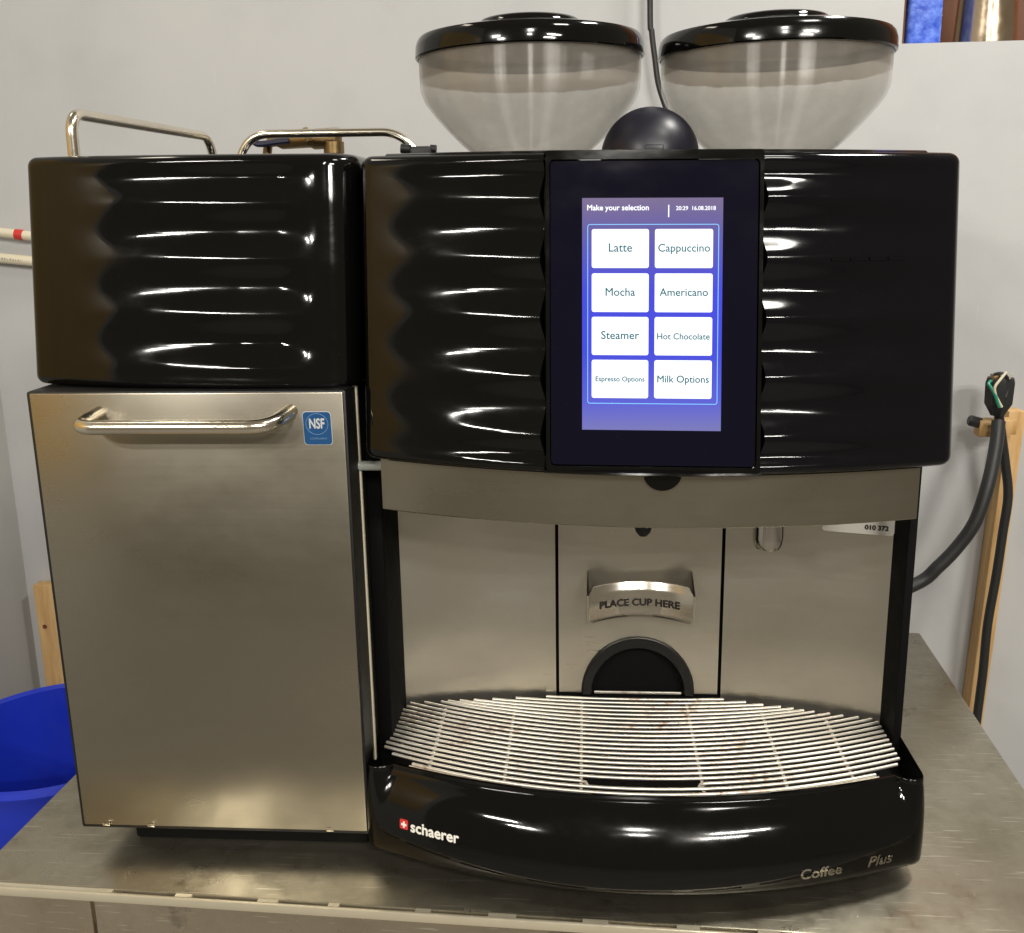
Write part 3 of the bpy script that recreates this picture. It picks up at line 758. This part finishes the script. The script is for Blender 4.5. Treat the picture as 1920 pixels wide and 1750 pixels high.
# ------------------------------------------------------------------ behind the machine
vb = thing('brass_valve', (-0.31, 0.47, 0.05), 'old brass valve with dark lever handle behind the cooler rail', 'valve')
part('valve_body', MB().tube([(-0.347, 0.47, 0.0790), (-0.338, 0.47, 0.0795), (-0.332, 0.47, 0.0800), (-0.300, 0.47, 0.0815), (-0.296, 0.47, 0.0815), (-0.270, 0.47, 0.0820)], [0.0050, 0.0050, 0.0085, 0.0090, 0.0110, 0.0110], 12).tube([(-0.347, 0.47, 0.0790), (-0.350, 0.475, 0.070), (-0.352, 0.475, 0.060), (-0.352, 0.475, 0.0)], 0.0050, 10), K['brass'], vb, ang=40)
part('valve_pipe', MB().tube([(-0.2745, 0.47, 0.092), (-0.2745, 0.47, -0.50)], 0.0095, 16).tube([(-0.2745, 0.47, 0.078), (-0.2745, 0.47, 0.066)], 0.0115, 12), K['brass'], vb, ang=40)
part('lever_handle', MB().tube(smoothpath([(-0.322, 0.462, 0.0800), (-0.338, 0.461, 0.0785), (-0.350, 0.460, 0.0770), (-0.357, 0.460, 0.0775), (-0.3605, 0.460, 0.0810), (-0.356, 0.460, 0.0835)], 5), 0.0034, 10), K['navy'], vb)
part('drain_cock', MB().tube([(-0.303, 0.462, 0.092), (-0.299, 0.458, 0.081), (-0.297, 0.455, 0.0765)], [0.003, 0.0032, 0.0042], 10), K['brass'], vb)

cord = MB().tube(smoothpath([(0.070, 0.600, 0.9), (0.0715, 0.600, 0.50), (0.0736, 0.600, 0.2353), (0.0760, 0.600, 0.2008), (0.0801, 0.600, 0.1717), (0.0850, 0.600, 0.1422), (0.096, 0.598, 0.110), (0.115, 0.590, 0.05), (0.125, 0.560, -0.05)], 8), 0.0034, 10)
lone('hanging_cord', cord, K['rubber'], (0.0736, 0.60, 0.2), 'thin black cord hanging down the wall between the two bean hoppers', 'cord')

hose = MB().tube(smoothpath([(0.200, 0.458, -0.470), (0.290, 0.478, -0.470), (0.3888, 0.50, -0.4394), (0.4165, 0.50, -0.4151), (0.4388, 0.50, -0.3871), (0.4545, 0.50, -0.3576), (0.4675, 0.508, -0.3157), (0.4800, 0.528, -0.278), (0.4870, 0.545, -0.2500)], 8), 0.0078, 14)
lone('supply_hose', hose, K['rubber'], (0.42, 0.5, -0.41), 'thick black hose curving up from behind the coffee machine to the post', 'hose')
pc = MB().tube(smoothpath([(0.4880, 0.552, -0.236), (0.4926, 0.556, -0.2523), (0.5056, 0.560, -0.3049), (0.5125, 0.560, -0.345), (0.5106, 0.560, -0.3925), (0.508, 0.560, -0.4479), (0.5035, 0.560, -0.5117), (0.5034, 0.560, -0.577), (0.5017, 0.560, -0.640), (0.498, 0.560, -0.80), (0.495, 0.560, -1.395)], 7), 0.0056, 12)
lone('power_cord', pc, K['rubber'], (0.505, 0.56, -0.5), 'thinner black cord hanging straight down along the wooden post', 'cord')
plug = thing('cut_plug', (0.488, 0.555, -0.235), 'black cut open plug with loose green and cream wires above the post', 'plug')
part('plug_body', MB().lathe([(0.0, -0.244), (0.008, -0.244), (0.0100, -0.240), (0.0165, -0.229), (0.0172, -0.205), (0.0155, -0.199), (0.0120, -0.1985), (0.0115, -0.203), (0.0, -0.203)], 0.4885, 0.555, 8), K['rubber'], plug, ang=20)
part('cream_wire', MB().tube(smoothpath([(0.4885, 0.540, -0.1900), (0.4810, 0.537, -0.1985), (0.4755, 0.536, -0.2070), (0.4770, 0.5365, -0.2155), (0.4810, 0.537, -0.2230), (0.4860, 0.5375, -0.2310)], 6), 0.0016, 8), K['cream'], plug)
part('green_wire', MB().tube(smoothpath([(0.4740, 0.545, -0.2010), (0.4700, 0.541, -0.2040), (0.4725, 0.5385, -0.2085), (0.4770, 0.536, -0.2170), (0.4800, 0.5355, -0.2250), (0.4830, 0.5365, -0.2310)], 6), 0.0018, 8), K['green'], plug)
part('brass_terminal', MB().box(0.4760, 0.4850, 0.545, 0.556, -0.204, -0.1940, 0.001), K['brass'], plug)
part('stripped_end', MB().tube([(0.4925, 0.545, -0.203), (0.4965, 0.543, -0.1925)], 0.0011, 6), K['cream'], plug)
part('dark_wire', MB().tube(smoothpath([(0.4760, 0.544, -0.1935), (0.4830, 0.541, -0.1915), (0.4900, 0.541, -0.1960), (0.4930, 0.542, -0.2070), (0.4900, 0.539, -0.2200)], 6), 0.0018, 8), K['rubber'], plug)

post = thing('wooden_post', (0.51, 0.605, -1.40), 'pale wooden post standing against the wall right of the coffee machine', 'post')
tilt = 0.035
pm = MB().box(0.5145, 0.5345, 0.590, 0.6185, -1.40, -0.2465, 0.0012).map(lambda a, b, c: (a+tilt*(c+0.30), b, c))
part('post', pm, K['pine'], post)
part('bracket_block', MB().box(0.4715, 0.5080, 0.560, 0.580, -0.2720, -0.2515, 0.0015).box(0.5075, 0.5170, 0.565, 0.5895, -0.270, -0.253, 0.0008), K['pine'], post)
part('rubber_peg', MB().tube([(0.4600, 0.566, -0.2520), (0.4620, 0.566, -0.2525), (0.4740, 0.568, -0.2560)], [0.0050, 0.0066, 0.0066], 14), K['rubber'], post)

pk = thing('wooden_plank', (-0.74, 0.60, -1.40), 'pale wooden plank standing behind the blue bin by the left corner', 'plank')
part('board', MB().box(-0.7590, -0.715, 0.600, 0.6185, -1.40, -0.4865, 0.001), K['pine'], pk)
part('knot', MB().tube([(-0.7490, 0.5999, -0.5470), (-0.7490, 0.5992, -0.5470)], 0.0032, 10), K['brownboard'], pk)

pp = thing('wall_pipe', (-0.72, 0.608, -0.016), 'cream plastic pipe with a red ring on the wall beside the cooler', 'pipe', 'cream pipes on the wall')
part('tube', MB().tube([(-0.776, 0.608, -0.0092), (-0.56, 0.608, -0.0375)], 0.0061, 14), K['cream'], pp)
part('red_ring', MB().tube([(-0.7232, 0.608, -0.01612), (-0.7128, 0.608, -0.01748)], 0.0067, 14), K['red'], pp)
p2 = thing('wall_pipe', (-0.72, 0.608, -0.047), 'plain cream pipe with faint grey print, lower of two on the wall', 'pipe', 'cream pipes on the wall')
part('tube', MB().tube([(-0.776, 0.608, -0.0423), (-0.56, 0.608, -0.0658)], 0.0064, 14), K['cream'], p2)
pr_ = MB(); random.seed(5)
for i in range(9):
    a = -0.7460+i*0.0035; z = -0.0456-(a+0.746)*0.109
    pr_.box(a, a+random.uniform(0.0008, 0.002), 0.60140, 0.6022, z-0.0012, z+random.uniform(0.0002, 0.0014))
part('faint_print', pr_, plain('grey_print', (0.35, 0.32, 0.26), 0.5), p2)

bn = thing('blue_barrel', (-0.66, 0.42, -1.40), 'large blue plastic barrel standing on the floor left of the counter', 'barrel')
bx, by, br = -0.660, 0.440, 0.160
body = [(0.0, -1.39), (0.115, -1.40), (0.122, -1.38), (0.134, -0.66), (0.139, -0.640), (0.145, -0.632), (0.148, -0.626), (0.146, -0.620), (0.142, -0.618), (0.137, -0.622), (0.134, -0.66), (0.131, -0.75), (0.126, -0.78), (0.118, -1.38), (0.0, -1.38)]
part('barrel_body', MB().lathe(body, bx, by, 72), K['bluebin'], bn, ang=35)
part('handle_bracket', MB().tube(smoothpath([(-0.607, by-0.150, -0.655), (-0.607, by-0.172, -0.650), (-0.604, by-0.172, -0.670), (-0.604, by-0.152, -0.676)], 5), 0.0022, 8), K['chrome'], bn)

# pass-through on the right with things standing on its sill
lone('brown_board', MB().box(0.372, 1.3, 0.84, 0.86, 0.02, 0.9, 0.002), K['brownboard'], (0.8, 0.85, 0.45), 'dark brown board behind the ledge at upper right', 'board')
lone('door_trim', MB().box(0.3665, 0.3705, 0.628, 0.735, 0.1835, 1.2, 0.0008), K['brownboard'], (0.368, 0.68, 0.6), 'narrow brown trim along the left side of the ledge opening', 'trim')
lone('blue_packet', MB().box(0.378, 0.4185, 0.645, 0.69, 0.1835, 0.36, 0.005, 3), K['bluewrap'], (0.398, 0.667, 0.27), 'blue wrapped packet standing on the ledge at the top', 'packet')
can = thing('metal_can', (0.479, 0.68, 0.1835), 'shiny copper toned can standing on the ledge beside the blue packet', 'can')
part('can_body', MB().lathe([(0.0, 0.184), (0.0360, 0.184), (0.0368, 0.1860), (0.0362, 0.1885), (0.0290, 0.330), (0.0, 0.330)], 0.482, 0.685, 48), K['can'], can, ang=30)
lone('reflection_board', MB().box(-0.018, 0.0, -1.10, 0.0, -0.20, 0.62, 0.001).map(lambda a, b, c: (-0.866+a+b*0.2262, 0.18+b, c)), K['ply'], (-0.95, -0.4, 0.2), 'unseen brown board added on the side wall for its reflection in the hood', 'plywood')  # added out of view to give the black hood its brown reflection
for o in list(scene.objects):
    if '_base' in o: del o['_base']
